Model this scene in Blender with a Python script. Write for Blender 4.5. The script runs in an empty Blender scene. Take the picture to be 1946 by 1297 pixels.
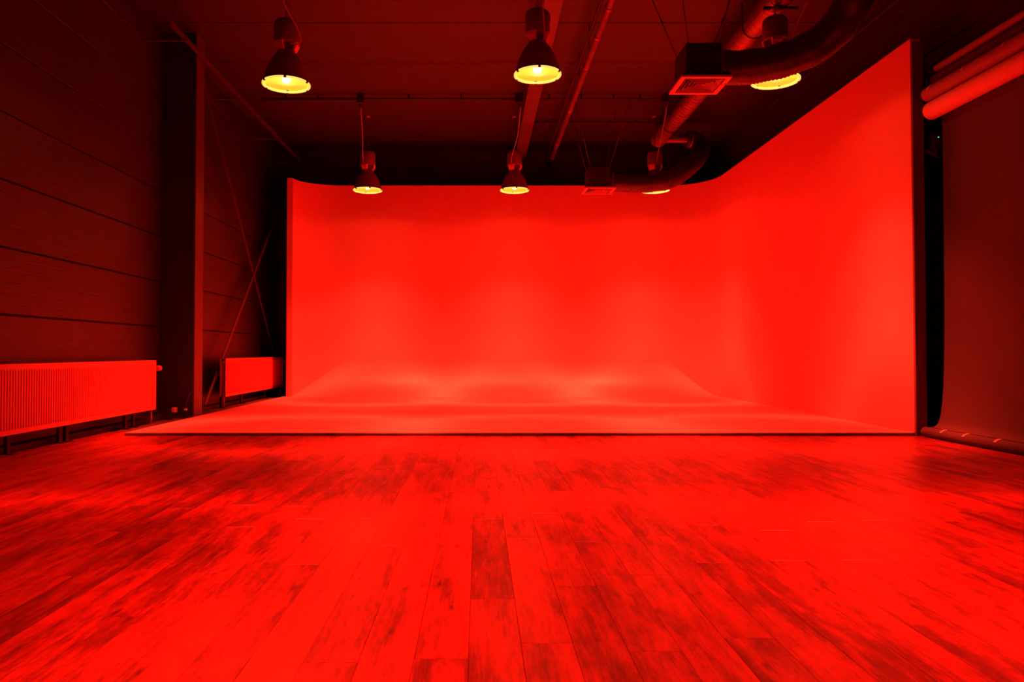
import bpy, math, random
from mathutils import Vector, Matrix

random.seed(7)
S = bpy.context.scene
C = S.collection
PI = math.pi

# ------------------------------------------------------------------ camera
F_PX, W_PX, H_PX = 1400.0, 1946.0, 1297.0
CAM = Vector((0.0, 0.0, 0.9))
PITCH = math.radians(1.2)
cd = bpy.data.cameras.new('camera')
cd.sensor_width = 36.0
cd.lens = 36.0 * F_PX / W_PX
cd.shift_x = 63.0 / W_PX
cd.shift_y = -9.0 / W_PX
cd.clip_start = 0.05
cam = bpy.data.objects.new('camera', cd)
cam.location = CAM
cam.rotation_euler = (PI / 2 + PITCH, 0, 0)
C.objects.link(cam)
S.camera = cam

# ------------------------------------------------------------------ world, exposure
w = bpy.data.worlds.new('world')
S.world = w
w.use_nodes = True
w.node_tree.nodes['Background'].inputs[0].default_value = (0.002, 0.0, 0.0, 1)
w.node_tree.nodes['Background'].inputs[1].default_value = 1.0
S.view_settings.view_transform = 'Standard'
S.view_settings.look = 'None'
S.view_settings.gamma = 1.0
S.view_settings.exposure = 0.0
S.view_settings.use_curve_mapping = False

# light of the red lamps (used by the lamp builder)
LAMP_W, LAMP_COL, LAMP_HALF = 1400.0, (1.0, 0.036, 0.0155), 82.0
# photometric curve of the reflector: (angle from straight down, relative intensity)
LAMP_CURVE = [(0, 0.55), (14, 0.70), (19, 1.7), (23, 2.9), (27, 1.7), (31, 0.85), (36, 0.52), (41, 0.17), (45, 0.04), (55, 0.022), (80, 0.018)]

# ------------------------------------------------------------------ materials
def mat(name, col, rough=0.5, metal=0.0, spec=0.5, var=0.0, vscale=4.0, bump=0.0, bscale=30.0, stretch=(1, 1, 1), emit=None, estr=0.0):
    m = bpy.data.materials.new(name)
    m.use_nodes = True
    nt = m.node_tree
    b = nt.nodes['Principled BSDF']
    b.inputs['Roughness'].default_value = rough
    b.inputs['Metallic'].default_value = metal
    b.inputs['Specular IOR Level'].default_value = spec
    tc = nt.nodes.new('ShaderNodeTexCoord')
    mp = nt.nodes.new('ShaderNodeMapping')
    mp.inputs['Scale'].default_value = stretch
    nt.links.new(tc.outputs['Object'], mp.inputs[0])
    n = nt.nodes.new('ShaderNodeTexNoise')
    n.inputs['Scale'].default_value = vscale
    n.inputs['Detail'].default_value = 5
    nt.links.new(mp.outputs[0], n.inputs['Vector'])
    r = nt.nodes.new('ShaderNodeValToRGB')
    lo = [max(0, c * (1 - var)) for c in col]
    hi = [min(1, c * (1 + var)) for c in col]
    r.color_ramp.elements[0].position = 0.3
    r.color_ramp.elements[1].position = 0.7
    r.color_ramp.elements[0].color = (*lo, 1)
    r.color_ramp.elements[1].color = (*hi, 1)
    nt.links.new(n.outputs['Fac'], r.inputs[0])
    nt.links.new(r.outputs[0], b.inputs['Base Color'])
    if bump > 0:
        n2 = nt.nodes.new('ShaderNodeTexNoise')
        n2.inputs['Scale'].default_value = bscale
        n2.inputs['Detail'].default_value = 4
        nt.links.new(mp.outputs[0], n2.inputs['Vector'])
        bp = nt.nodes.new('ShaderNodeBump')
        bp.inputs['Strength'].default_value = bump
        bp.inputs['Distance'].default_value = 0.01
        nt.links.new(n2.outputs['Fac'], bp.inputs['Height'])
        nt.links.new(bp.outputs[0], b.inputs['Normal'])
    if emit:
        b.inputs['Emission Color'].default_value = (*emit, 1)
        b.inputs['Emission Strength'].default_value = estr
        m.cycles.emission_sampling = 'NONE'
    return m

def wood_mat():
    m = bpy.data.materials.new('weathered_plank_wood')
    m.use_nodes = True
    nt = m.node_tree
    L = nt.links.new
    b = nt.nodes['Principled BSDF']
    tc = nt.nodes.new('ShaderNodeTexCoord')
    oi = nt.nodes.new('ShaderNodeObjectInfo')
    mul = nt.nodes.new('ShaderNodeMath'); mul.operation = 'MULTIPLY'; mul.inputs[1].default_value = 173.0
    L(oi.outputs['Random'], mul.inputs[0])
    comb = nt.nodes.new('ShaderNodeCombineXYZ')
    L(mul.outputs[0], comb.inputs[2])
    add = nt.nodes.new('ShaderNodeVectorMath'); add.operation = 'ADD'
    L(tc.outputs['Object'], add.inputs[0]); L(comb.outputs[0], add.inputs[1])
    def noise(sc, scale, detail, rough=0.55, dist=0.0):
        mp = nt.nodes.new('ShaderNodeMapping'); mp.inputs['Scale'].default_value = sc
        L(add.outputs[0], mp.inputs[0])
        n = nt.nodes.new('ShaderNodeTexNoise')
        n.inputs['Scale'].default_value = scale; n.inputs['Detail'].default_value = detail
        n.inputs['Roughness'].default_value = rough; n.inputs['Distortion'].default_value = dist
        L(mp.outputs[0], n.inputs['Vector'])
        return n.outputs['Fac']
    patch = noise((10.0, 1.7, 1), 1.0, 9, 0.72, 0.25)      # large worn blotches
    blotch = noise((45, 9, 1), 1.0, 6, 0.75)
    grain = noise((160, 3.0, 1), 1.0, 4, 0.6, 0.6)       # fine streaks along the board
    saw = noise((6, 170, 1), 1.0, 3, 0.6)                # faint cross saw marks
    def mathn(op, a, bb):
        n = nt.nodes.new('ShaderNodeMath'); n.operation = op
        for i, v in enumerate((a, bb)):
            if isinstance(v, (int, float)): n.inputs[i].default_value = v
            else: L(v, n.inputs[i])
        return n.outputs[0]
    v = mathn('MULTIPLY', patch, 1.0)
    v = mathn('ADD', v, mathn('MULTIPLY', mathn('SUBTRACT', blotch, 0.5), 0.5))
    v = mathn('ADD', v, mathn('MULTIPLY', mathn('SUBTRACT', grain, 0.5), 0.30))
    v = mathn('ADD', v, mathn('MULTIPLY', mathn('SUBTRACT', saw, 0.5), 0.10))
    v = mathn('ADD', v, mathn('MULTIPLY', mathn('SUBTRACT', oi.outputs['Random'], 0.5), 0.13))
    r = nt.nodes.new('ShaderNodeValToRGB')
    e = r.color_ramp.elements
    e[0].position = 0.30; e[0].color = (0.07, 0.006, 0.004, 1)
    e[1].position = 0.65; e[1].color = (0.31, 0.024, 0.012, 1)
    k = r.color_ramp.elements.new(0.42); k.color = (0.13, 0.011, 0.006, 1)
    k = r.color_ramp.elements.new(0.52); k.color = (0.22, 0.018, 0.009, 1)
    L(v, r.inputs[0])
    # knots
    mpk = nt.nodes.new('ShaderNodeMapping'); mpk.inputs['Scale'].default_value = (9, 3.2, 1)
    L(add.outputs[0], mpk.inputs[0])
    vo = nt.nodes.new('ShaderNodeTexVoronoi'); vo.inputs['Scale'].default_value = 1.0
    L(mpk.outputs[0], vo.inputs['Vector'])
    kr = nt.nodes.new('ShaderNodeMapRange')
    kr.inputs[1].default_value = 0.04; kr.inputs[2].default_value = 0.13
    kr.inputs[3].default_value = 0.25; kr.inputs[4].default_value = 1.0
    L(vo.outputs['Distance'], kr.inputs[0])
    mx = nt.nodes.new('ShaderNodeMix'); mx.data_type = 'RGBA'; mx.blend_type = 'MULTIPLY'
    mx.inputs[0].default_value = 0.8
    L(r.outputs[0], mx.inputs[6]); L(kr.outputs[0], mx.inputs[7])
    L(mx.outputs[2], b.inputs['Base Color'])
    rr = nt.nodes.new('ShaderNodeMapRange')
    rr.inputs[3].default_value = 0.42; rr.inputs[4].default_value = 0.26
    L(v, rr.inputs[0]); L(rr.outputs[0], b.inputs['Roughness'])
    bp = nt.nodes.new('ShaderNodeBump'); bp.inputs['Strength'].default_value = 0.25; bp.inputs['Distance'].default_value = 0.002
    L(grain, bp.inputs['Height']); L(bp.outputs[0], b.inputs['Normal'])
    return m

M = {
    'wood': wood_mat(),
    'subfloor': mat('dark_subfloor', (0.10, 0.04, 0.03), 0.8, var=0.2),
    'panel': mat('charcoal_metal_panel', (0.023, 0.011, 0.010), 0.5, var=0.25, vscale=1.5, bump=0.05, bscale=12),
    'ceil': mat('dark_ceiling_panel', (0.021, 0.015, 0.014), 0.6, var=0.18, vscale=1.2, bump=0.04, bscale=10),
    'black': mat('matt_black_paint', (0.018, 0.009, 0.009), 0.65, var=0.3),
    'steel': mat('painted_steel', (0.080, 0.047, 0.045), 0.5, var=0.15, vscale=3),
    'darksteel': mat('dark_painted_steel', (0.050, 0.025, 0.025), 0.5, var=0.2, vscale=3),
    'galv': mat('galvanised_steel', (0.240, 0.120, 0.120), 0.38, metal=0.55, var=0.25, vscale=9),
    'cyc': mat('white_matt_wall_paint', (0.79, 0.27, 0.24), 0.6, var=0.012, vscale=1.3, bump=0.02, bscale=60, spec=0.3),
    'stage': mat('white_gloss_floor_paint', (0.79, 0.27, 0.24), 0.47, var=0.04, vscale=1.1, bump=0.05, bscale=3.0, stretch=(0.35, 2.0, 1)),
    'edgewood': mat('raw_edge_board', (0.20, 0.13, 0.09), 0.7, var=0.35, vscale=2.5, stretch=(2, 8, 8)),
    'endboard': mat('dark_stained_board', (0.17, 0.035, 0.030), 0.6, var=0.25, vscale=3, stretch=(6, 6, 0.6)),
    'radiator': mat('white_radiator_enamel', (0.700, 0.100, 0.085), 0.36, var=0.02),
    'radside': mat('radiator_fin_steel', (0.450, 0.210, 0.200), 0.5, var=0.1),
    'lampgear': mat('grey_lamp_housing', (0.170, 0.080, 0.077), 0.5, var=0.15, vscale=8),
    'shade': mat('dark_metal_shade', (0.240, 0.060, 0.055), 0.4, metal=0.1, var=0.12, vscale=6),
    'lampbracket': mat('pale_lamp_bracket', (0.750, 0.350, 0.330), 0.45, var=0.05),
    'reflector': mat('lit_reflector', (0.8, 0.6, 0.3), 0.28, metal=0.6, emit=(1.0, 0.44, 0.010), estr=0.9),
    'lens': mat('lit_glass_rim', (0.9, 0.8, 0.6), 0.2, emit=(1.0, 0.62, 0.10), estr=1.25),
    'bulb': mat('glowing_bulb', (1, 1, 1), 0.3, emit=(1.0, 0.80, 0.40), estr=5.0),
    'cable': mat('pale_cable', (0.450, 0.210, 0.200), 0.5, var=0.05),
    'flex': mat('dark_flexible_duct', (0.055, 0.025, 0.025), 0.30, metal=0.25, var=0.35, vscale=14),
    'grille': mat('white_grille_metal', (0.520, 0.240, 0.230), 0.45, var=0.04),
    'paper_white': mat('white_paper_roll', (0.740, 0.340, 0.320), 0.75, var=0.03, vscale=2),
    'paper_mid': mat('grey_paper_roll', (0.260, 0.120, 0.115), 0.75, var=0.05, vscale=2),
    'paper_dark': mat('charcoal_paper', (0.062, 0.031, 0.031), 0.8, var=0.06, vscale=1.5),
    'tape': mat('pale_tape', (0.700, 0.310, 0.290), 0.6, var=0.05),
    'plastic': mat('pale_plastic', (0.550, 0.260, 0.250), 0.45, var=0.04),
    'led': mat('green_led', (0.1, 0.6, 0.5), 0.4, emit=(0.05, 0.9, 0.55), estr=1.2),
}

# ------------------------------------------------------------------ mesh helpers
class MB:
    def __init__(s): s.v = []; s.f = []; s.sm = []
    def add(s, vs, fs, smooth=False):
        o = len(s.v)
        s.v += [tuple(p) for p in vs]
        s.f += [tuple(i + o for i in f) for f in fs]
        s.sm += [smooth] * len(fs)
        return s
    def box(s, x0, x1, y0, y1, z0, z1):
        vs = [(x0,y0,z0),(x1,y0,z0),(x1,y1,z0),(x0,y1,z0),(x0,y0,z1),(x1,y0,z1),(x1,y1,z1),(x0,y1,z1)]
        return s.add(vs, [(0,3,2,1),(4,5,6,7),(0,1,5,4),(1,2,6,5),(2,3,7,6),(3,0,4,7)])
    def bbox(s, x0, x1, y0, y1, z0, z1, b=0.005):
        # box with chamfered vertical and horizontal edges
        vs = []
        for z, i in ((z0, b), (z0 + b, 0), (z1 - b, 0), (z1, b)):
            X0, X1, Y0, Y1 = x0 + i, x1 - i, y0 + i, y1 - i
            c = b
            vs += [(X0+c,Y0,z),(X1-c,Y0,z),(X1,Y0+c,z),(X1,Y1-c,z),(X1-c,Y1,z),(X0+c,Y1,z),(X0,Y1-c,z),(X0,Y0+c,z)]
        fs = [tuple(reversed(range(8))), tuple(range(24, 32))]
        for k in range(3):
            for i in range(8):
                j = (i + 1) % 8
                fs.append((k*8+i, k*8+j, k*8+8+j, k*8+8+i))
        return s.add(vs, fs)
    def lathe(s, prof, n=32, cx=0, cy=0, cz=0, cap0=False, cap1=False, smooth=True):
        vs, fs = [], []
        for r, z in prof:
            for i in range(n):
                a = 2 * PI * i / n
                vs.append((cx + r*math.cos(a), cy + r*math.sin(a), cz + z))
        for k in range(len(prof) - 1):
            for i in range(n):
                j = (i + 1) % n
                fs.append((k*n+i, k*n+j, (k+1)*n+j, (k+1)*n+i))
        s.add(vs, fs, smooth)
        o = len(s.v) - len(vs)
        if cap0: s.f.append(tuple(o + i for i in reversed(range(n)))); s.sm.append(False)
        if cap1: s.f.append(tuple(o + (len(prof)-1)*n + i for i in range(n))); s.sm.append(False)
        return s
    def tube(s, pts, r, n=10, cap=True, smooth=True):
        pts = [Vector(p) for p in pts]
        rs = r if isinstance(r, (list, tuple)) else [r] * len(pts)
        t0 = (pts[1] - pts[0]).normalized()
        up = Vector((0, 0, 1)) if abs(t0.z) < 0.9 else Vector((1, 0, 0))
        nrm = t0.cross(up).normalized()
        vs, fs = [], []
        for i, p in enumerate(pts):
            t = (pts[min(i+1, len(pts)-1)] - pts[max(i-1, 0)]).normalized()
            nrm = (nrm - t * nrm.dot(t)).normalized()
            bn = t.cross(nrm)
            for k in range(n):
                a = 2 * PI * k / n
                vs.append(p + (nrm*math.cos(a) + bn*math.sin(a)) * rs[i])
        for i in range(len(pts) - 1):
            for k in range(n):
                j = (k + 1) % n
                fs.append((i*n+k, (i+1)*n+k, (i+1)*n+j, i*n+j))
        s.add(vs, fs, smooth)
        if cap:
            o = len(s.v) - len(vs)
            s.f.append(tuple(o + k for k in range(n))); s.sm.append(False)
            s.f.append(tuple(o + (len(pts)-1)*n + k for k in reversed(range(n)))); s.sm.append(False)
        return s
    def bar(s, p, q, w, t, wdir):
        # flat bar from p to q, width w along wdir x dir, thickness t along wdir
        p, q = Vector(p), Vector(q); d = (q - p).normalized()
        b = Vector(wdir).normalized(); a = d.cross(b).normalized()
        vs = []
        for e in (p, q):
            for sa, sb in ((-1,-1),(1,-1),(1,1),(-1,1)):
                vs.append(e + a*sa*w/2 + b*sb*t/2)
        return s.add(vs, [(0,1,2,3),(7,6,5,4),(0,4,5,1),(1,5,6,2),(2,6,7,3),(3,7,4,0)])
    def extrude_y(s, prof, y0, y1, closed=True, smooth=False):
        # prof: (x,z) list
        n = len(prof)
        vs = [(x, y0, z) for x, z in prof] + [(x, y1, z) for x, z in prof]
        fs = []
        for i in range(n if closed else n - 1):
            j = (i + 1) % n
            fs.append((i, j, n + j, n + i))
        if closed:
            fs.append(tuple(reversed(range(n)))); fs.append(tuple(range(n, 2*n)))
        return s.add(vs, fs, smooth)
    def mesh(s, name, m):
        me = bpy.data.meshes.new(name)
        me.from_pydata(s.v, [], s.f)
        me.polygons.foreach_set('use_smooth', s.sm)
        me.materials.append(m)
        me.update()
        import bmesh
        bm = bmesh.new(); bm.from_mesh(me)
        bmesh.ops.recalc_face_normals(bm, faces=bm.faces)
        bm.to_mesh(me); bm.free()
        return me
    def build(s, name, m, parent=None, loc=None):
        return link(name, s.mesh(name, m), parent, loc)

def link(name, me, parent=None, loc=None):
    o = bpy.data.objects.new(name, me)
    C.objects.link(o)
    if parent: o.parent = parent
    if loc: o.location = loc
    return o

def tag(o, label=None, cat=None, group=None, kind=None):
    if label: o['label'] = label
    if cat: o['category'] = cat
    if group: o['group'] = group
    if kind: o['kind'] = kind
    return o

def thing(name, label, cat, loc=(0, 0, 0), group=None):
    o = bpy.data.objects.new(name, None)
    o.empty_display_size = 0.1
    C.objects.link(o)
    o.location = loc
    return tag(o, label, cat, group)

def smooth_path(pts, n=8):
    P = [Vector(p) for p in pts]
    P = [P[0]*2 - P[1]] + P + [P[-1]*2 - P[-2]]
    out = []
    for i in range(1, len(P) - 2):
        for k in range(n):
            t = k / n
            a, b, c, d = P[i-1], P[i], P[i+1], P[i+2]
            out.append(0.5*((2*b) + (c-a)*t + (2*a-5*b+4*c-d)*t*t + (3*b-a-3*c+d)*t**3))
    out.append(P[-2])
    return out

def project(p):
    d = Vector(p) - CAM
    c, s_ = math.cos(PITCH), math.sin(PITCH)
    dep = d.y*c + d.z*s_
    up = -d.y*s_ + d.z*c
    if dep < 0.05: return None
    return (W_PX/2 - 63 + F_PX*d.x/dep, H_PX/2 - 9 - F_PX*up/dep)

# ------------------------------------------------------------------ room
XL, XR, Y0, Y1, ZC = -4.35, 5.15, -4.0, 16.0, 5.30
WL, PW, PL = 0, 0.16, 1.28

fl = MB().box(XL - 0.1, XR + 0.1, Y0 - 0.1, Y1 + 0.1, -0.12, -0.006).build('floor', M['subfloor'])
tag(fl, 'weathered wood plank floor with dark worn patches', 'floor', kind='structure')

def plank_mb(w_, l_, z=0.0):
    b = MB(); g = 0.0004; c = 0.0012
    x0, x1, y0, y1 = g, w_ - g, g, l_ - g
    vs = [(x0,y0,-0.008),(x1,y0,-0.008),(x1,y1,-0.008),(x0,y1,-0.008),
          (x0,y0,-c),(x1,y0,-c),(x1,y1,-c),(x0,y1,-c),
          (x0+c,y0+c,0),(x1-c,y0+c,0),(x1-c,y1-c,0),(x0+c,y1-c,0)]
    fs = [(8,9,10,11)]
    for k in (0, 4):
        for i in range(4):
            j = (i + 1) % 4
            fs.append((k+i, k+j, k+4+j, k+4+i))
    b.add(vs, fs)
    return b
PLANK = plank_mb(PW, PL).mesh('plank', M['wood'])
rest = MB(); cand = []
ncol = int(math.ceil((XR - XL) / PW))
YEND = 8.3
for i in range(ncol):
    x = XL + i * PW
    wd = min(PW, XR - x)
    y = Y0 - ((i * 0.47 * PL + random.uniform(-0.15, 0.15)) % PL)
    while y < YEND:
        ya, yb = max(y, Y0), min(y + PL, YEND)
        if yb - ya > 0.03:
            vis = 0
            for fx in (0, 0.5, 1):
                for fy in (0, 0.25, 0.5, 0.75, 1):
                    q = project((x + fx*wd, ya + fy*(yb - ya), 0))
                    if q and -2 < q[0] < W_PX + 2 and -2 < q[1] < H_PX + 2 and ya + fy*(yb-ya) < 8.0:
                        vis += 1
            cand.append((vis > 0, -vis*(yb-ya)/max(0.5, ya)**2, x, ya, wd, yb - ya))
        y += PL
cand.sort(key=lambda c: (not c[0], c[1]))
nvis = sum(1 for c in cand if c[0])
for k, (vis, _, x, ya, wd, ln) in enumerate(cand):
    if vis and k < 300:
        o = link('plank', PLANK, fl, (x, ya, 0))
        o.scale = (wd / PW, ln / PL, 1)
    else:
        b = plank_mb(wd, ln)
        rest.add([(vx + x, vy + ya, vz) for vx, vy, vz in b.v], b.f)
tag(rest.build('plank_remainder', M['wood'], fl), kind='stuff')

# sandwich panel walls: each panel a ribbed board
def wall_panels(parent, x, inward, z0, z1, ph, pitch, spans, m, rib=0.001):
    z = z0
    meshes = {}
    while z < z1 - 0.02:
        h = min(ph, z1 - z)
        prof = [(0.0, 0.0)]
        zz = 0.0
        prof = [(-0.04, 0.004), (-0.004, 0.004), (0.010, 0.012)]
        k = 1
        while k * pitch < h - 0.03:
            c = k * pitch
            prof += [(0.010, c - 0.010), (0.010 - rib, c - 0.003), (0.010 - rib, c + 0.003), (0.010, c + 0.010)]
            k += 1
        prof += [(0.010, h - 0.012), (-0.004, h - 0.004), (-0.04, h - 0.004)]
        prof = [(x + inward * px, pz) for px, pz in prof]
        for (ya, yb) in spans:
            key = (round(h, 3), ya)
            if key not in meshes:
                meshes[key] = MB().extrude_y(prof, ya + 0.003, yb - 0.003).mesh('panel', m)
            link('panel', meshes[key], parent, (0, 0, z))
        z += ph
wl = MB().box(XL - 0.2, XL - 0.035, Y0 - 0.2, Y1 + 0.2, -0.1, ZC + 0.2).build('wall_left', M['black'])
tag(wl, 'dark horizontally ribbed metal panel wall behind the radiators', 'wall', kind='structure')
wall_panels(wl, XL - 0.01, 1, 0.0, ZC, 0.62, 0.103, [(Y0, 4.2), (4.2, 10.2), (10.2, Y1)], M['panel'])
wr = MB().box(XR + 0.035, XR + 0.2, Y0 - 0.2, Y1 + 0.2, -0.1, ZC + 0.2).build('wall_right', M['black'])
tag(wr, 'dark grooved panel wall behind the paper rolls', 'wall', kind='structure')
wall_panels(wr, XR + 0.01, -1, 0.0, ZC, 0.72, 0.18, [(Y0, 4.2), (4.2, 10.2), (10.2, Y1)], M['panel'], 0.010)
wb = MB().box(XL, XR, Y1 - 0.03, Y1 + 0.2, -0.1, ZC + 0.2).build('wall_back', M['panel'])
tag(wb, 'black end wall above the studio backdrop', 'wall', kind='structure')
wf = MB().box(XL - 0.2, XR + 0.2, Y0 - 0.2, Y0, -0.1, ZC + 0.2).build('wall_front', M['panel'])
tag(wf, 'dark end wall facing the white stage', 'wall', kind='structure')
bb = MB().box(XL, -4.20, Y0, Y1, 0.0, 0.05).build('baseboard_left', M['black'])
tag(bb, 'black skirting along the radiator wall', 'skirting', kind='structure')

ce = MB().box(XL - 0.2, XR + 0.2, Y0 - 0.2, Y1 + 0.2, ZC + 0.03, ZC + 0.25).build('ceiling', M['black'])
tag(ce, 'dark ceiling of wide flat panels', 'ceiling', kind='structure')
CP = 1.36
cpm = None
y = 9.76 - 11 * CP
while y < Y1:
    if y + CP > Y0 and y < Y1:
        ya, yb = max(y, Y0), min(y + CP, Y1)
        b = MB()
        e = 0.012
        vs = [(XL,ya+e,ZC),(XR,ya+e,ZC),(XR,yb-e,ZC),(XL,yb-e,ZC),(XL,ya+0.004,ZC+0.012),(XR,ya+0.004,ZC+0.012),(XR,yb-0.004,ZC+0.012),(XL,yb-0.004,ZC+0.012),
              (XL,ya+0.004,ZC+0.04),(XR,ya+0.004,ZC+0.04),(XR,yb-0.004,ZC+0.04),(XL,yb-0.004,ZC+0.04)]
        fs = [(0,1,2,3)] + [(k+i, k+(i+1)%4, k+4+(i+1)%4, k+4+i) for k in (0,4) for i in range(4)]
        b.add(vs, fs)
        b.build('panel', M['ceil'], ce)
    y += CP

# ------------------------------------------------------------------ cyclorama
ST = 0.03          # stage height
ZT = 4.30          # wall top
TH = 0.11
SX0, SXR, SY0, SYB = -3.80, 4.68, 7.93, 15.0
LA = (-2.70, 14.35, 0.94, 0.65)   # left plan curve: centre and half axes
RA = (3.85, 14.10, 0.83, 0.90)
CV0, CVZ = 14.30, 0.72
def zf(y):
    if y <= CV0: return ST
    u = min(1.0, (y - CV0) / (SYB - CV0))
    return ST + CVZ * (1 - math.sqrt(max(0.0, 1 - u*u)))
cy = thing('cyclorama', 'white curved studio cyclorama with low stage and tall side wall', 'backdrop', (0, SY0, 0))
path = []
N = 28
for i in range(N + 1):
    a = PI - (PI/2) * i / N
    path.append((LA[0] + LA[2]*math.cos(a), LA[1] + LA[3]*math.sin(a)))
for i in range(1, 12):
    path.append((LA[0] + (RA[0] - LA[0]) * i / 12, SYB))
for i in range(N + 1):
    a = PI/2 - (PI/2) * i / N
    path.append((RA[0] + RA[2]*math.cos(a), RA[1] + RA[3]*math.sin(a)))
for i in range(1, 11):
    path.append((SXR, RA[1] + (SY0 - RA[1]) * i / 10))
n = len(path)
out = []
for i in range(n):
    a = Vector(path[max(0, i-1)]); b_ = Vector(path[min(n-1, i+1)])
    t = (b_ - a).normalized()
    if i == 0: t = Vector((0, 1))
    if i == n - 1: t = Vector((0, -1))
    nr = Vector((-t.y, t.x))
    out.append((path[i][0] + nr.x*TH, path[i][1] + nr.y*TH))
b = MB()
vs = []
for (x, y) in path: vs += [(x, y - SY0, max(0.0, zf(y) - 0.004)), (x, y - SY0, ZT)]
b.add(vs, [(2*i, 2*i+1, 2*i+3, 2*i+2) for i in range(n-1)], True)
vs = []
for (x, y) in out: vs += [(x, y - SY0, 0.0), (x, y - SY0, ZT)]
b.add(vs, [(2*i, 2*i+2, 2*i+3, 2*i+1) for i in range(n-1)], True)
vs = []
for p, q in zip(path, out): vs += [(p[0], p[1]-SY0, ZT), (q[0], q[1]-SY0, ZT)]
b.add(vs, [(2*i, 2*i+1, 2*i+3, 2*i+2) for i in range(n-1)])
for e in (0, n-1):
    p, q = path[e], out[e]
    b.add([(p[0],p[1]-SY0,0),(q[0],q[1]-SY0,0),(q[0],q[1]-SY0,ZT),(p[0],p[1]-SY0,ZT)], [(0,1,2,3)])
wallo = b.build('curved_wall', M['cyc'], cy)
# stage floor with the rear cove
rows = [SY0 + (14.30 - SY0) * i / 20 for i in range(21)]
rows += [14.3501] + [CV0 + 0.70 * math.sin(PI/2 * i / 24) for i in range(1, 25) if CV0 + 0.70 * math.sin(PI/2 * i / 24) > 14.352]
def lims(y):
    xl, xr = SX0, SXR
    if y > LA[1]: xl = LA[0] - LA[2]*math.sqrt(max(0, 1 - ((y-LA[1])/LA[3])**2))
    if y > RA[1]: xr = RA[0] + RA[2]*math.sqrt(max(0, 1 - ((y-RA[1])/RA[3])**2))
    return xl, xr
b = MB(); vs = []; NX = 24
for y in rows:
    xl, xr = lims(y)
    for k in range(NX + 1): vs.append((xl + (xr-xl)*k/NX, y - SY0, zf(y)))
b.add(vs, [(r*(NX+1)+k, r*(NX+1)+k+1, (r+1)*(NX+1)+k+1, (r+1)*(NX+1)+k) for r in range(len(rows)-1) for k in range(NX)], True)
b.build('stage_floor', M['stage'], cy)
b = MB().box(SX0, SX0 + 0.03, 0.0, 14.35 - SY0, 0.0, ST - 0.001)
b.build('stage_side', M['cyc'], cy)
xs = [SX0, -1.55, 0.72, 2.95, SXR - 0.02]
for i in range(4):
    MB().bbox(xs[i] + 0.003, xs[i+1] - 0.003, -0.018, 0.004, 0.0, ST - 0.003 - 0.001 * (i % 2), 0.003).build('edge_board', M['edgewood'], cy)
MB().bbox(SXR + 0.002, SXR + TH + 0.012, -0.03, 0.0, 0.0, ZT - 0.05, 0.004).build('end_board', M['endboard'], cy)['label'] = 'dark upright board closing the wall end'

# ------------------------------------------------------------------ steel column, beam, brace
col = thing('steel_column', 'tall dark steel column standing against the radiator wall', 'column', (-3.88, 10.2, 0))
MB().box(-0.016, 0, -0.145, 0.145, 0.02, ZC).build('room_flange', M['steel'], col)
MB().box(-0.46, -0.444, -0.145, 0.145, 0.02, ZC).build('wall_flange', M['black'], col)  # rear flange black: shade behind the column put into its colour
MB().box(-0.444, -0.016, -0.14, -0.13, 0.02, ZC).box(-0.444, -0.016, 0.13, 0.14, 0.02, ZC).build('shaded_side', M['black'], col)  # added sheets over the web, black for the column's shaded sides
MB().box(-0.46, 0.02, -0.17, 0.17, 0.0, 0.02).build('base_plate', M['darksteel'], col)

bm_ = thing('roof_beam', 'painted steel roof beam running above the stage centre', 'beam', (0.877, 6.0, 5.0))
yb0, yb1 = -10.0, 9.97
MB().box(-0.11, 0.11, yb0, yb1, 0.0, 0.016).build('lower_flange', M['steel'], bm_)
MB().box(-0.11, 0.11, yb0, yb1, 0.284, 0.30).build('upper_flange', M['darksteel'], bm_)
MB().box(-0.006, 0.006, yb0, yb1, 0.016, 0.284).build('web', M['darksteel'], bm_)

br = thing('cross_brace', 'X-shaped flat steel wall brace above the short radiator', 'brace', (-4.18, 13.60, 0))
MB().bar((0, -2.34, 0.09), (0, 2.30, 4.42), 0.078, 0.010, (1, 0, 0)).build('brace_bar', M['darksteel'], br)
MB().bar((-0.012, -2.42, 4.98), (-0.012, 2.22, 0.09), 0.066, 0.010, (1, 0, 0)).build('brace_bar', M['darksteel'], br)
MB().tube([(-0.03, 0, 2.30), (0.02, 0, 2.30)], 0.022, 8).build('bolt', M['darksteel'], br)
for yy in (-2.40, 2.26):
    MB().box(-0.13, 0.0, yy - 0.01, yy + 0.01, 0.05, 0.20).build('foot_plate', M['darksteel'], br)

tr = thing('cable_tray', 'long thin metal cable tray high along the radiator wall', 'cable tray', (-3.76, 9.0, 4.93))
MB().extrude_y([(-0.06,0.03),(-0.06,0.0),(0.0,0.0),(0.0,0.03),(-0.006,0.03),(-0.006,0.006),(-0.054,0.006),(-0.054,0.03)], 0.0, 6.95).build('channel', M['darksteel'], tr)
for yy in (0.4, 2.6, 4.8, 6.6):
    MB().box(-0.57, -0.005, yy, yy + 0.04, -0.02, 0.0).build('support_arm', M['darksteel'], tr)
MB().tube(smooth_path([(0.0, 0.05, 0.02), (0.0, -0.05, 0.03), (0.01, -0.03, 0.14), (0.02, 0.02, 0.34)]), 0.008, 6).build('loose_cable', M['steel'], tr)

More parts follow.
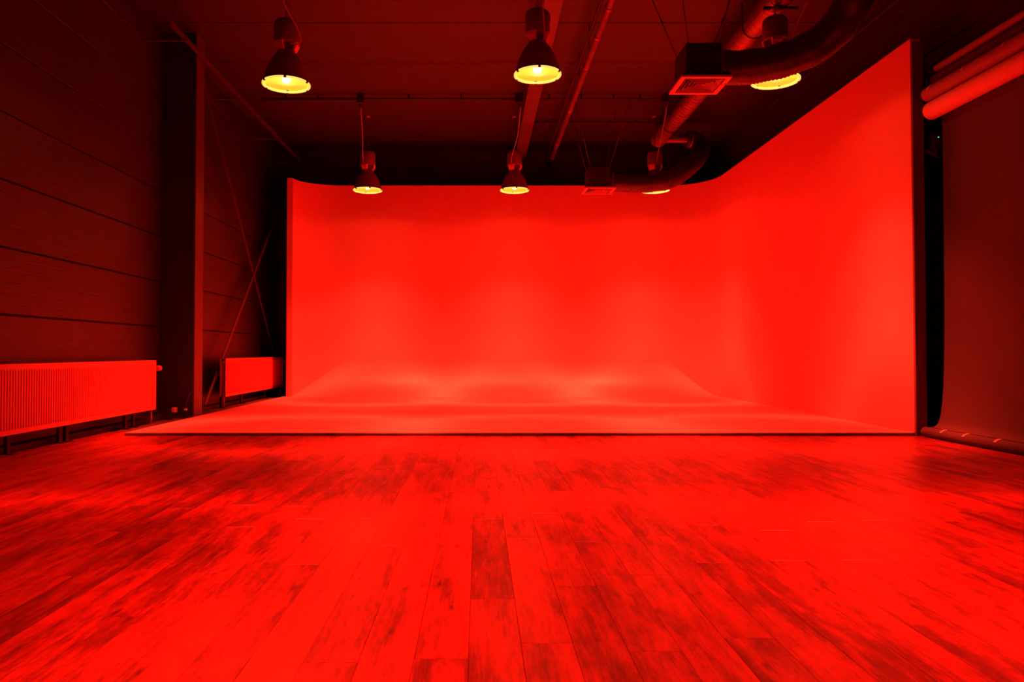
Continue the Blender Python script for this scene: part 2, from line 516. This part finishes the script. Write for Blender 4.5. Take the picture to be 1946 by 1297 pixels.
# ------------------------------------------------------------------ radiators
def radiator(label, ystart, yend, pipes, knob_end, foots):
    L_ = yend - ystart
    t = thing('panel_radiator', label, 'radiator', (-4.05, ystart, 0))
    z0, z1 = 0.175, 0.79
    b = MB()
    # pressed front sheet: flat margins, vertical flutes
    mg = 0.045
    b.bbox(-0.012, 0.0, 0, L_, z0, z1, 0.004)
    b.build('front_sheet', M['radiator'], t)
    b = MB(); p = 0.0385; k = mg
    while k < L_ - mg - p*0.6:
        vs = []
        for z, ins, dx in ((z0+mg, 0.006, 0.0), (z0+mg+0.015, 0.0, 0.007), (z1-mg-0.015, 0.0, 0.007), (z1-mg, 0.006, 0.0)):
            wd = 0.024
            vs += [(0.0, k, z), (dx, k + 0.006, z), (dx, k + wd - 0.006, z), (0.0, k + wd, z)]
        fs = [(r*4+c, r*4+c+1, r*4+4+c+1, r*4+4+c) for r in range(3) for c in range(3)]
        b.add(vs, fs)
        k += p
    b.build('flutes', M['radiator'], t)
    MB().bbox(-0.095, -0.083, 0.0, L_, z0, z1, 0.004).build('rear_sheet', M['radiator'], t)
    MB().box(-0.100, 0.001, 0.02, L_ - 0.02, z1 - 0.012, z1 + 0.002).build('top_cover', M['radiator'], t)
    b = MB()
    yy = 0.05
    while yy < L_ - 0.04:
        b.box(-0.083, -0.012, yy, yy + 0.004, z0 + 0.06, z1 - 0.05)
        yy += 0.06
    b.build('convector_fins', M['radside'], t)
    for yy in (0.035, L_ - 0.035):
        for zz in (z0 + 0.045, z1 - 0.055):
            MB().tube([(-0.09, yy, zz), (-0.005, yy, zz)], 0.024, 10).build('header_pipe', M['radside'], t)
    for yy in foots:
        MB().box(-0.10, -0.07, yy, yy + 0.05, 0.0, z0 + 0.03).box(-0.11, -0.02, yy - 0.01, yy + 0.06, 0.0, 0.008).build('foot', M['black'], t)
    for yy in pipes:
        MB().tube([(-0.047, yy, 0.0), (-0.047, yy, z0 + 0.05)], 0.011, 8).build('pipe', M['lampbracket'], t)
    if knob_end:
        b = MB()
        b.tube([(-0.047, L_ - 0.01, z1 - 0.10), (-0.047, L_ + 0.10, z1 - 0.10)], 0.014, 10)
        b.build('valve_stem', M['darksteel'], t)
        b = MB()
        b.tube([(-0.03, L_ + 0.09, z1 - 0.10), (-0.03, L_ + 0.105, z1 - 0.10), (-0.03, L_ + 0.16, z1 - 0.10), (-0.03, L_ + 0.18, z1 - 0.10)], [0.026, 0.036, 0.036, 0.022], 12)
        b.build('valve_knob', M['radiator'], t)
    return t
radiator('long white fluted panel radiator with a round valve knob', 5.55, 9.26, [3.68], True, [0.9, 1.7, 1.82, 3.05, 3.25])
radiator('short white panel radiator under the X-shaped wall brace', 11.80, 15.3, [0.06, 3.40], True, [-0.03 + 0.05, 1.0, 2.4])

sk = thing('floor_socket', 'small pale socket box at the foot of the steel column', 'socket', (-4.08, 9.80, 0.0))
MB().bbox(0.0, 0.05, -0.01, 0.07, 0.09, 0.155, 0.006).build('cover', M['plastic'], sk)
MB().box(-0.12, 0.0, 0.0, 0.05, 0.0, 0.14).build('back_box', M['black'], sk)
MB().box(0.049, 0.052, 0.02, 0.04, 0.112, 0.132).build('socket_face', M['darksteel'], sk)
pl = thing('cable_plug', 'small pale cable plug with a looped lead beside the socket', 'plug', (-3.99, 9.98, 0.0))
MB().bbox(0.0, 0.04, 0.0, 0.03, 0.1, 0.13, 0.005).build('plug_body', M['plastic'], pl)
MB().tube(smooth_path([(0.02, 0.015, 0.105), (0.03, 0.01, 0.05), (0.0, 0.0, 0.004), (-0.03, -0.01, 0.004)]), 0.006, 6).build('tail', M['black'], pl)
MB().tube(smooth_path([(0.02, 0.015, 0.13), (0.03, 0.03, 0.22), (0.06, 0.05, 0.32), (0.10, 0.07, 0.36)]), 0.004, 6).build('lead', M['steel'], pl)

# ------------------------------------------------------------------ bell pendant lamps
RIMZ = 3.91
def lamp_meshes():
    d = {}
    # outer shade profile, z from rim upward
    prof = [(0.262, 0.0), (0.264, 0.012), (0.255, 0.02), (0.240, 0.08), (0.216, 0.16), (0.184, 0.235), (0.150, 0.295), (0.116, 0.335), (0.098, 0.36), (0.096, 0.385)]
    d['shade'] = MB().lathe(prof, 48, cap1=True).mesh('shade', M['shade'])
    inner = [(r - 0.006, z + 0.004) for r, z in prof[:-2]] + [(0.03, 0.345)]
    d['reflector'] = MB().lathe(inner, 48, cap1=True).mesh('reflector', M['reflector'])
    d['glass_rim'] = MB().lathe([(0.268, 0.004), (0.268, -0.012), (0.246, -0.014), (0.240, -0.006), (0.240, 0.004)], 48).mesh('glass_rim', M['lens'])
    d['bulb'] = MB().lathe([(0.004, 0.012), (0.034, 0.022), (0.050, 0.06), (0.050, 0.17), (0.030, 0.26), (0.022, 0.34)], 20).mesh('bulb', M['bulb'])
    g = [(0.05, 0.455), (0.132, 0.455), (0.139, 0.465), (0.139, 0.66), (0.133, 0.695), (0.115, 0.715), (0.05, 0.72), (0.001, 0.72)]
    d['gear_housing'] = MB().lathe(g, 36, cap0=True).mesh('gear_housing', M['lampgear'])
    d['neck'] = MB().lathe([(0.096, 0.36), (0.085, 0.40), (0.085, 0.46)], 24).mesh('neck', M['lampgear'])
    b = MB()
    d['bracket'] = MB().add([(0.075,-0.05,0.375),(0.10,-0.05,0.365),(0.10,0.05,0.365),(0.075,0.05,0.375),(0.11,-0.07,0.458),(0.137,-0.055,0.458),(0.137,0.055,0.458),(0.11,0.07,0.458),
                             (0.11,-0.06,0.41),(0.135,-0.05,0.425),(0.135,0.05,0.425),(0.11,0.06,0.41)],
                            [(0,3,2,1),(4,5,6,7),(0,1,9,8),(1,2,10,9),(2,3,11,10),(3,0,8,11),(8,9,5,4),(9,10,6,5),(10,11,7,6),(11,8,4,7)]).mesh('bracket', M['lampbracket'])  # pale colour stands for light leaking out at the lamp neck
    d['clip'] = MB().bbox(0.252, 0.276, -0.014, 0.014, -0.018, 0.022, 0.003).mesh('clip', M['darksteel'])
    b = MB()
    for k in range(9):
        b.box(0.139, 0.142, -0.045 + k*0.011, -0.041 + k*0.011, 0.60, 0.68)
    d['vent_slots'] = b.mesh('vent_slots', M['black'])
    return d
LMESH = lamp_meshes()
def lamp_light():
    ld = bpy.data.lights.new('lamp_light', 'SPOT')
    ld.energy = LAMP_W; ld.color = LAMP_COL; ld.spot_size = math.radians(2*LAMP_HALF); ld.spot_blend = 0.12
    ld.shadow_soft_size = 0.10
    ld.use_nodes = True
    nt = ld.node_tree
    em = [n for n in nt.nodes if n.type == 'EMISSION'][0]
    tc = nt.nodes.new('ShaderNodeTexCoord')
    sp = nt.nodes.new('ShaderNodeSeparateXYZ')
    ab = nt.nodes.new('ShaderNodeMath'); ab.operation = 'ABSOLUTE'
    cr = nt.nodes.new('ShaderNodeValToRGB')
    cr.color_ramp.interpolation = 'LINEAR'
    pts = sorted((math.cos(math.radians(a)), v) for a, v in LAMP_CURVE)
    e = cr.color_ramp.elements
    e[0].position = pts[0][0]; e[0].color = (pts[0][1]/4,)*3 + (1,)
    e[1].position = pts[-1][0]; e[1].color = (pts[-1][1]/4,)*3 + (1,)
    for p, v in pts[1:-1]:
        k = e.new(p); k.color = (v/4,)*3 + (1,)
    ml = nt.nodes.new('ShaderNodeMath'); ml.operation = 'MULTIPLY'; ml.inputs[1].default_value = 4.0
    nt.links.new(tc.outputs['Normal'], sp.inputs[0])
    nt.links.new(sp.outputs['Z'], ab.inputs[0])
    nt.links.new(ab.outputs[0], cr.inputs[0])
    nt.links.new(cr.outputs[0], ml.inputs[0])
    nt.links.new(ml.outputs[0], em.inputs['Strength'])
    return ld
LAMP_LIGHT = lamp_light()
def bell_lamp(x, y, label, cable_from, rot=0.0, dz_=0.0, ztop=None):
    t = thing('pendant_lamp', label, 'lamp', (x, y, RIMZ + dz_), 'bell pendant lamps hung in rows')
    t.rotation_euler = (0, 0, rot)
    for k in ('shade', 'reflector', 'bulb', 'gear_housing', 'neck'):
        link(k, LMESH[k], t)
    link('glass_rim', LMESH['glass_rim'], t)
    link('vent_slots', LMESH['vent_slots'], t)
    for a in (0.3, 0.3 + PI*0.72, 0.3 + PI*1.36):
        o = link('bracket', LMESH['bracket'], t); o.rotation_euler = (0, 0, a - 0.55)
    for a in range(6):
        o = link('clip', LMESH['clip'], t); o.rotation_euler = (0, 0, -PI/2 + a*PI/3)
    # hanging chain, alternating links
    top = (ztop or ZC) - RIMZ - dz_
    b = MB(); z = 0.72; k = 0
    b.tube([(0, 0, 0.70), (0, 0, 0.76)], 0.012, 8)
    while z < top - 0.03:
        pts = []
        for i in range(9):
            a = 2*PI*i/8
            u, v_ = 0.014*math.cos(a), 0.034*math.sin(a)
            pts.append((u, 0, z + 0.03 + v_) if k % 2 else (0, u, z + 0.03 + v_))
        b.tube(pts, 0.0035, 5, cap=False)
        z += 0.054; k += 1
    b.build('chain', M['steel'], t)
    MB().lathe([(0.001, top - 0.03), (0.05, top - 0.03), (0.055, top - 0.02), (0.055, top)], 20).build('ceiling_rose', M['galv'], t)
    R = Matrix.Rotation(-rot, 4, 'Z')
    pts = [R @ (Vector(p) - Vector((x, y, RIMZ + dz_))) for p in cable_from]
    MB().tube(smooth_path(pts, 10), 0.0065, 7).build('power_cable', M['cable'], t)
    link('lamp_light', LAMP_LIGHT, t, (0, 0, -0.03))
    return t
LX = (-2.10, 0.665, 3.38)
ROWF, ROWB, ROWN = 8.28, 13.66, 2.90
def cab(x, y, sx, sy, z0=5.17, ex=0.10, ey=-0.1):
    return [(sx, sy, z0), (sx + 0.01, sy + 0.04, z0 - 0.14), (sx*0.55 + x*0.45, sy*0.5 + y*0.5 - 0.1, 4.72), (x + ex, y + ey - 0.10, 4.48), (x + ex*0.9, y + ey - 0.02, 4.38), (x + ex*0.35, y - 0.085, 4.36)]
bell_lamp(LX[0] - 0.08, ROWF, 'glowing bell lamp over the stage front edge, nearest the radiator wall', cab(LX[0] - 0.08, ROWF, -2.07, 7.7, ex=0.17, ey=-0.02), 0.2, 0.02)
bell_lamp(LX[1] - 0.0, ROWF, 'glowing bell lamp over the stage front edge, just under the roof beam', cab(LX[1], ROWF, 0.72, 7.7, ex=0.06), 0.0, 0.13)
bell_lamp(3.40, 8.38, 'glowing bell lamp partly hidden by the thick black duct beside the large grille', cab(3.40, 8.38, 3.72, 7.7, ex=0.15, ey=0.0), 0.5, 0.10, 4.85)
bell_lamp(LX[0] + 0.03, ROWB, 'glowing bell lamp before the curved back wall, nearest the radiator wall', cab(LX[0], ROWB, -2.03, 12.5, ex=-0.03), 0.3)
bell_lamp(LX[1], ROWB, 'glowing bell lamp before the curved back wall, beside the roof beam', cab(LX[1], ROWB, 0.70, 12.5, ex=-0.06), 0.1)
bell_lamp(3.28, ROWB, 'bell lamp whose shade is hidden behind the far looping flexible duct', cab(3.28, ROWB, 3.20, 12.5, ex=0.0), 0.0)
bell_lamp(LX[0], ROWN, 'glowing bell lamp over the plank floor, nearest the radiator wall', cab(LX[0], ROWN, -2.03, 2.2), 0.0)
bell_lamp(LX[1], ROWN, 'glowing bell lamp over the plank floor, under the roof beam', cab(LX[1], ROWN, 0.70, 2.2, ex=0.06), 0.0)
bell_lamp(3.20, ROWN, 'glowing bell lamp over the plank floor, beside the paper rolls', cab(LX[2], ROWN, 3.20, 2.2), 0.0)

# ------------------------------------------------------------------ ceiling conduits and boxes
cnd = thing('ceiling_conduit', 'dark lamp conduit crossing the ceiling with three junction boxes', 'conduit', (0, 12.5, 5.22))
MB().tube([(-3.7, 0, 0), (0.65, 0, 0)], 0.021, 8).build('thick_pipe', M['black'], cnd)
MB().tube([(0.65, 0, 0), (3.2, 0, 0)], 0.012, 8).build('thin_pipe', M['black'], cnd)
for x in (-2.03, 0.68, 3.18):
    bx_ = MB().bbox(x - 0.05, x + 0.06, -0.06, 0.06, -0.085, 0.08, 0.01).build('junction_box', M['black'], cnd)
    MB().lathe([(0.018, -0.16), (0.022, -0.12), (0.03, -0.08)], 10, x + 0.005, 0, 0, cap0=True).build('cable_gland', M['black'], bx_)
for x in (-3.3, -2.75, -1.2, -0.3, 1.2, 1.75, 2.3, 2.75):
    MB().box(x - 0.012, x + 0.012, -0.03, 0.03, -0.022, 0.08).build('clip', M['black'], cnd)
cn2 = thing('ceiling_conduit', 'thin dark conduit on the ceiling between beam and spiral duct', 'conduit', (0, 13.9, 5.26))
MB().tube([(1.0, 0, 0), (3.25, 0, 0)], 0.012, 8).build('thin_pipe', M['black'], cn2)
for x in (1.3, 1.9, 2.5, 3.0):
    MB().box(x - 0.012, x + 0.012, -0.02, 0.02, -0.016, 0.04).build('clip', M['black'], cn2)
cn3 = thing('ceiling_conduit', 'dark conduit on the ceiling above the stage front lamps', 'conduit', (0, 7.7, 5.22))
MB().tube([(-3.7, 0, 0), (3.78, 0, 0)], 0.018, 8).build('thick_pipe', M['black'], cn3)
for x in (-2.07, 0.72, 3.72):
    MB().bbox(x - 0.05, x + 0.06, -0.06, 0.06, -0.085, 0.08, 0.01).build('junction_box', M['black'], cn3)

# ------------------------------------------------------------------ pipe and spiral duct
pp = thing('heating_pipe', 'long jointed metal pipe under the ceiling beside the roof beam', 'pipe', (1.53, 6.0, 4.95))
MB().tube([(0, -9.9, 0), (0, 9.96, 0)], 0.043, 14).build('pipe_run', M['galv'], pp)
for yy in (2.55, 3.35, 4.35, 6.2, 8.2, 9.2):
    MB().tube([(0, yy, 0), (0, yy + 0.02, 0), (0, yy + 0.06, 0), (0, yy + 0.08, 0)], [0.046, 0.053, 0.053, 0.046], 14).build('coupling', M['galv'], pp)
for yy in (-4.0, -1.0, 2.0, 3.8, 4.8, 5.8, 6.8, 8.4):
    MB().tube([(-0.05, yy, 0.0), (-0.05, yy, 0.36)], 0.007, 6).build('hanger_rod', M['black'], pp)
MB().tube([(-0.085, -9.9, 0.09), (-0.085, 9.96, 0.09)], 0.022, 8).build('unlit_side_strip', M['black'], pp)  # added black tube, painted shade for the unlit side of the pipe

sd = thing('spiral_duct', 'round spiral-seamed ventilation duct running along the ceiling', 'duct', (3.47, 8.0, 5.0))
pts, rr = [], []
yy = -11.9
while yy < 6.10:
    for dy, r in ((0.0, 0.14), (0.085, 0.14), (0.092, 0.1445), (0.100, 0.1445), (0.107, 0.14)):
        pts.append((0, yy + dy, 0)); rr.append(r)
    yy += 0.115
MB().tube(pts, rr, 24, smooth=False).build('duct_run', M['galv'], sd)
MB().tube([(0, 6.08, 0), (0, 6.10, 0), (0, 6.17, 0), (0, 6.20, 0)], [0.145, 0.152, 0.152, 0.13], 24).build('end_cap', M['galv'], sd)
MB().tube([(0, 4.4, 0), (0, 4.42, 0), (0, 4.48, 0), (0, 4.50, 0)], [0.141, 0.152, 0.152, 0.141], 24).build('collar', M['galv'], sd)
for yy in (-3.0, 1.2, 3.0, 5.2):
    b = MB(); ring = []
    for i in range(17):
        a = PI + PI*i/16
        ring.append((0.152*math.cos(a), yy, 0.152*math.sin(a)))
    b.tube([(-0.152, yy, 0.40)] + ring + [(0.152, yy, 0.40)], 0.008, 6)
    b.build('hanger_strap', M['black'], sd)
MB().tube(smooth_path([(0.0, 5.98, -0.04), (0.10, 5.98, -0.04), (0.3, 5.97, -0.04), (0.56, 5.92, -0.06)]), 0.075, 14).build('branch_pipe', M['galv'], sd)
MB().tube([(0.05, -0.55, 0.0), (0.30, -0.52, 0.0)], 0.12, 16).build('branch_pipe', M['galv'], sd)
MB().box(-0.20, 0.20, 0.36, 0.40, -0.172, -0.139).build('hanger_bar', M['black'], sd)

def flex_duct(label, pts, r, pitch=0.035):
    base = Vector(pts[0])
    P = smooth_path(pts, 40)
    # resample
    acc = [0.0]
    for a, b_ in zip(P, P[1:]): acc.append(acc[-1] + (b_ - a).length)
    tot = acc[-1]; n_ = int(tot / (pitch/2)); out_, rs = [], []
    j = 0
    for i in range(n_ + 1):
        s_ = tot * i / n_
        while j < len(acc) - 2 and acc[j+1] < s_: j += 1
        f = (s_ - acc[j]) / max(1e-6, acc[j+1] - acc[j])
        out_.append(P[j].lerp(P[j+1], f) - base)
        rs.append(r + (0.006 if i % 2 else -0.003) + 0.004*math.sin(i*0.37))
    t = thing('flexible_duct', label, 'duct', base)
    MB().tube(out_, rs, 28).build('corrugated_sleeve', M['flex'], t)
    d0 = (out_[1] - out_[0]).normalized(); d1 = (out_[-1] - out_[-2]).normalized()
    MB().tube([out_[0] + d0*0.03, out_[0] + d0*0.07], r + 0.010, 28).build('clamp_band', M['galv'], t)
    MB().tube([out_[-1] - d1*0.09, out_[-1] - d1*0.05], r + 0.010, 28).build('clamp_band', M['galv'], t)
    return t
flex_duct('thick black flexible duct sweeping up from the large grille box', [(2.604, 8.054, 4.034), (2.902, 7.998, 4.011), (3.255, 7.858, 4.034), (3.59, 7.719, 4.155), (3.785, 7.552, 4.369), (3.86, 7.35, 4.72), (3.7, 7.45, 4.95)], 0.182)
flex_duct('dark flexible duct looping beside the far small grille box', [(2.359, 13.283, 3.98), (2.636, 13.255, 3.943), (3.025, 13.181, 3.925), (3.469, 13.154, 4.008), (3.96, 13.5, 4.4), (4.2, 13.85, 4.72), (4.12, 13.95, 4.93), (3.95, 13.93, 4.95)], 0.158)

# ------------------------------------------------------------------ grille boxes
def grille_box(label, x, y, z, wires):
    # x,y: near-left corner of the face; face lies in the z plane, looking down
    t = thing('air_diffuser', label, 'air vent', (x, y, z))
    Wd = 0.547
    fr = 0.055
    b = MB()
    b.box(0, Wd, 0, fr, -0.012, 0.012).box(0, Wd, Wd - fr, Wd, -0.012, 0.012)
    b.box(0, fr, fr, Wd - fr, -0.012, 0.012).box(Wd - fr, Wd, fr, Wd - fr, -0.012, 0.012)
    b.build('face_frame', M['grille'], t)
    MB().box(0.015, Wd - 0.015, 0.015, Wd - 0.015, 0.022, 0.032).build('backing_plate', M['black'], t)
    # four groups of slanted blades, each group parallel to its own side
    c = Wd / 2
    for side in range(4):
        R = Matrix.Translation((c, c, 0)) @ Matrix.Rotation(side*PI/2, 4, 'Z')
        for k in range(6):
            d = c - fr - 0.018 - k*0.038
            if d < 0.02: break
            hw = d - 0.004
            vs = [(-hw, -d, -0.010), (hw, -d, -0.010), (hw - 0.012, -d + 0.014, 0.020), (-hw + 0.012, -d + 0.014, 0.020),
                  (-hw, -d + 0.002, -0.012), (hw, -d + 0.002, -0.012), (hw - 0.012, -d + 0.016, 0.018), (-hw + 0.012, -d + 0.016, 0.018)]
            MB().add([R @ Vector(p) for p in vs], [(0,1,2,3),(7,6,5,4),(0,4,5,1),(1,5,6,2),(2,6,7,3),(3,7,4,0)]).build('blade', M['grille'], t)
    b = MB().bbox(0.06, Wd - 0.10, 0.04, Wd - 0.04, 0.026, 0.375, 0.008)
    b.build('plenum_box', M['black'], t)
    MB().tube([(Wd - 0.11, Wd/2 - 0.02, 0.19), (Wd - 0.05, Wd/2 - 0.02, 0.19)], 0.165, 24).build('spigot', M['black'], t)
    for (px, py) in ((0.09, 0.02), (Wd - 0.13, 0.02)):
        MB().bbox(px, px + 0.03, py, py + 0.025, 0.015, 0.06, 0.004).build('corner_catch', M['galv'], t)
    for (bx0, by0, tx, ty) in wires:
        MB().tube([(bx0, by0, 0.36), (tx, ty, ZC - z)], 0.006, 6).build('suspension_wire', M['darksteel'], t)
        m_ = Vector((bx0, by0, 0.36)).lerp(Vector((tx, ty, ZC - z)), 0.42)
        d_ = (Vector((tx, ty, ZC - z)) - Vector((bx0, by0, 0.36))).normalized()
        MB().tube([m_ - d_*0.025, m_ + d_*0.025], 0.013, 8).build('wire_tensioner', M['darksteel'], t)
    return t
grille_box('large square ceiling air vent on a black box over the stage front', 2.167, 7.81, 3.85, [(0.10, 0.08, -0.15, -0.25), (0.10, 0.50, -0.30, 0.62), (0.44, 0.08, 0.55, -0.3), (0.44, 0.50, 0.85, 0.55)])
grille_box('small-looking square air vent on a black box before the curved back wall', 1.887, 12.97, 3.81, [(0.10, 0.08, -0.24, -0.35), (0.10, 0.50, -0.22, 0.4), (0.44, 0.08, 0.72, -0.6), (0.44, 0.50, 0.62, 0.45)])

# ------------------------------------------------------------------ paper backdrop rolls
RY0, RY1 = 5.05, 7.80
def roll(label, x, z, r, m, core=True):
    t = thing('paper_roll', label, 'paper roll', (x, RY0, z), 'paper rolls on the wall rack')
    L_ = RY1 - RY0
    MB().tube([(0, 0, 0), (0, 0.004, 0), (0, L_ - 0.004, 0), (0, L_, 0)], [r - 0.004, r, r, r - 0.004], 32).build('wound_paper', M[m], t)
    MB().tube([(0, -0.03, 0), (0, L_ + 0.05, 0)], min(0.024, r*0.6), 12).build('core', M['black'], t)
    return t
def tape_patch(parent, x, y0, z, r, a0, a1, wd, m='tape'):
    vs = []; n_ = 5
    for i in range(n_ + 1):
        a = a0 + (a1 - a0) * i / n_
        for yy in (y0, y0 + wd):
            for q in (r, r + 0.003):
                vs.append((x + q*math.cos(a), yy + 0.02*i/n_, z + q*math.sin(a)))
    fs = []
    for i in range(n_):
        k = i*4
        fs += [(k+1, k+3, k+7, k+5), (k, k+4, k+6, k+2), (k, k+1, k+5, k+4), (k+2, k+6, k+7, k+3)]
    fs += [(0, 2, 3, 1), (n_*4, n_*4+1, n_*4+3, n_*4+2)]
    MB().add(vs, fs).build('tape_strip', M[m], parent)
ra = roll('thick white paper roll, lowest on the wall rack', 4.82, 3.465, 0.095, 'paper_white')
rb_ = roll('grey paper roll with tape strips, on the rack just above the thick white roll', 4.79, 3.640, 0.078, 'paper_mid')
for yy in (2.60, 2.05, 1.50):
    tape_patch(rb_, 0, yy, 0, 0.0785, PI*0.62, PI*0.95, 0.035)
rc = roll('charcoal paper roll whose sheet hangs down to the floor', 4.865, 3.80, 0.052, 'paper_dark')
rd = roll('slim pale paper roll, topmost on the wall rack', 4.886, 3.925, 0.040, 'paper_mid')
# the sheet hanging from the charcoal roll down to its floor tube
prof = [(4.915, 3.80), (4.925, 3.4), (4.928, 2.6), (4.925, 1.6), (4.915, 0.9), (4.895, 0.45), (4.86, 0.20), (4.81, 0.115), (4.75, 0.104)]
pr = smooth_path([(x, 0, z) for x, z in prof], 6)
b = MB()
vs = []
for p in pr:
    for yy in (0.02, RY1 - RY0 - 0.02): vs.append((p.x - 4.865, yy, p.z - 3.80))
b.add(vs, [(2*i, 2*i+1, 2*i+3, 2*i+2) for i in range(len(pr)-1)], True)
so = b.build('hanging_sheet', M['paper_dark'], rc)
so['label'] = 'charcoal paper sheet hanging to the floor'
md = so.modifiers.new('thickness', 'SOLIDIFY'); md.thickness = 0.003; md.offset = 0
MB().tube([(4.73 - 4.865, -0.05, 0.052 - 3.80), (4.73 - 4.865, RY1 - RY0 + 0.02, 0.052 - 3.80)], 0.052, 20).build('floor_tube', M['paper_dark'], rc)
for yy in (2.40, 2.06, 1.62):
    tape_patch(rc, 4.73 - 4.865, yy, 0.052 - 3.80, 0.053, PI*0.40, PI*0.85, 0.035)

rk = thing('roll_rack', 'black wall rack with hooks carrying the paper rolls', 'rack', (5.0, 7.86, 3.3))
MB().box(0.04, 0.145, -0.03, 0.03, 0.0, 0.78).build('wall_plate', M['black'], rk)
for (x, z) in ((4.82, 3.465), (4.79, 3.640), (4.865, 3.80), (4.886, 3.925)):
    b = MB()
    b.tube(smooth_path([(0.06, 0, z - 3.3 - 0.01), (x - 5.0 + 0.04, 0, z - 3.3 - 0.03), (x - 5.0, 0, z - 3.3 - 0.032), (x - 5.0 - 0.045, 0, z - 3.3 - 0.01), (x - 5.0 - 0.05, 0, z - 3.3 + 0.02)], 5), 0.010, 8)
    hk = b.build('hook', M['darksteel'], rk)
    MB().tube([(x - 5.0, -0.02, z - 3.3), (x - 5.0, 0.035, z - 3.3)], 0.026, 12).build('chain_wheel', M['darksteel'], hk)
# the rack's second support, near end of the rolls
rk2 = thing('roll_rack', 'black wall rack under the other ends of the paper rolls', 'rack', (5.0, 5.01, 3.3))
MB().box(0.04, 0.145, -0.03, 0.03, 0.0, 0.78).build('wall_plate', M['black'], rk2)
for (x, z) in ((4.82, 3.465), (4.79, 3.640), (4.865, 3.80), (4.886, 3.925)):
    MB().tube(smooth_path([(0.06, 0, z - 3.3 - 0.01), (x - 5.0 + 0.04, 0, z - 3.3 - 0.03), (x - 5.0, 0, z - 3.3 - 0.032), (x - 5.0 - 0.045, 0, z - 3.3 - 0.01), (x - 5.0 - 0.05, 0, z - 3.3 + 0.02)], 5), 0.010, 8).build('hook', M['darksteel'], rk2)

cb = thing('control_box', 'small black box with a green light below the paper rolls', 'control box', (4.97, 7.90, 3.08))
MB().bbox(-0.10, 0.0, -0.05, 0.05, 0.0, 0.16, 0.008).build('casing', M['black'], cb)
MB().box(0.0, 0.20, -0.02, 0.02, 0.06, 0.10).build('wall_arm', M['black'], cb)
MB().tube([(-0.045, -0.049, 0.12), (-0.045, -0.056, 0.12)], 0.006, 10).build('indicator_light', M['led'], cb)
MB().bar((-0.16, -0.02, -0.02), (-0.03, -0.02, -0.08), 0.03, 0.012, (0, 1, 0)).bar((-0.05, -0.02, -0.08), (-0.05, -0.02, 0.02), 0.02, 0.012, (0, 1, 0)).build('lever', M['steel'], cb)

wv = thing('wall_vent', 'thin slotted vent on the black wall above the backdrop', 'air vent', (0.14, 15.965, 5.12))
MB().bbox(-0.13, 0.13, -0.012, 0.006, -0.022, 0.022, 0.003).build('vent_plate', M['darksteel'], wv)
for k in range(4):
    MB().box(-0.11 + k*0.058, -0.07 + k*0.058, -0.02, -0.008, -0.008, 0.008).build('slot', M['steel'], wv)
print('planks in view', nvis, 'of', len(cand))
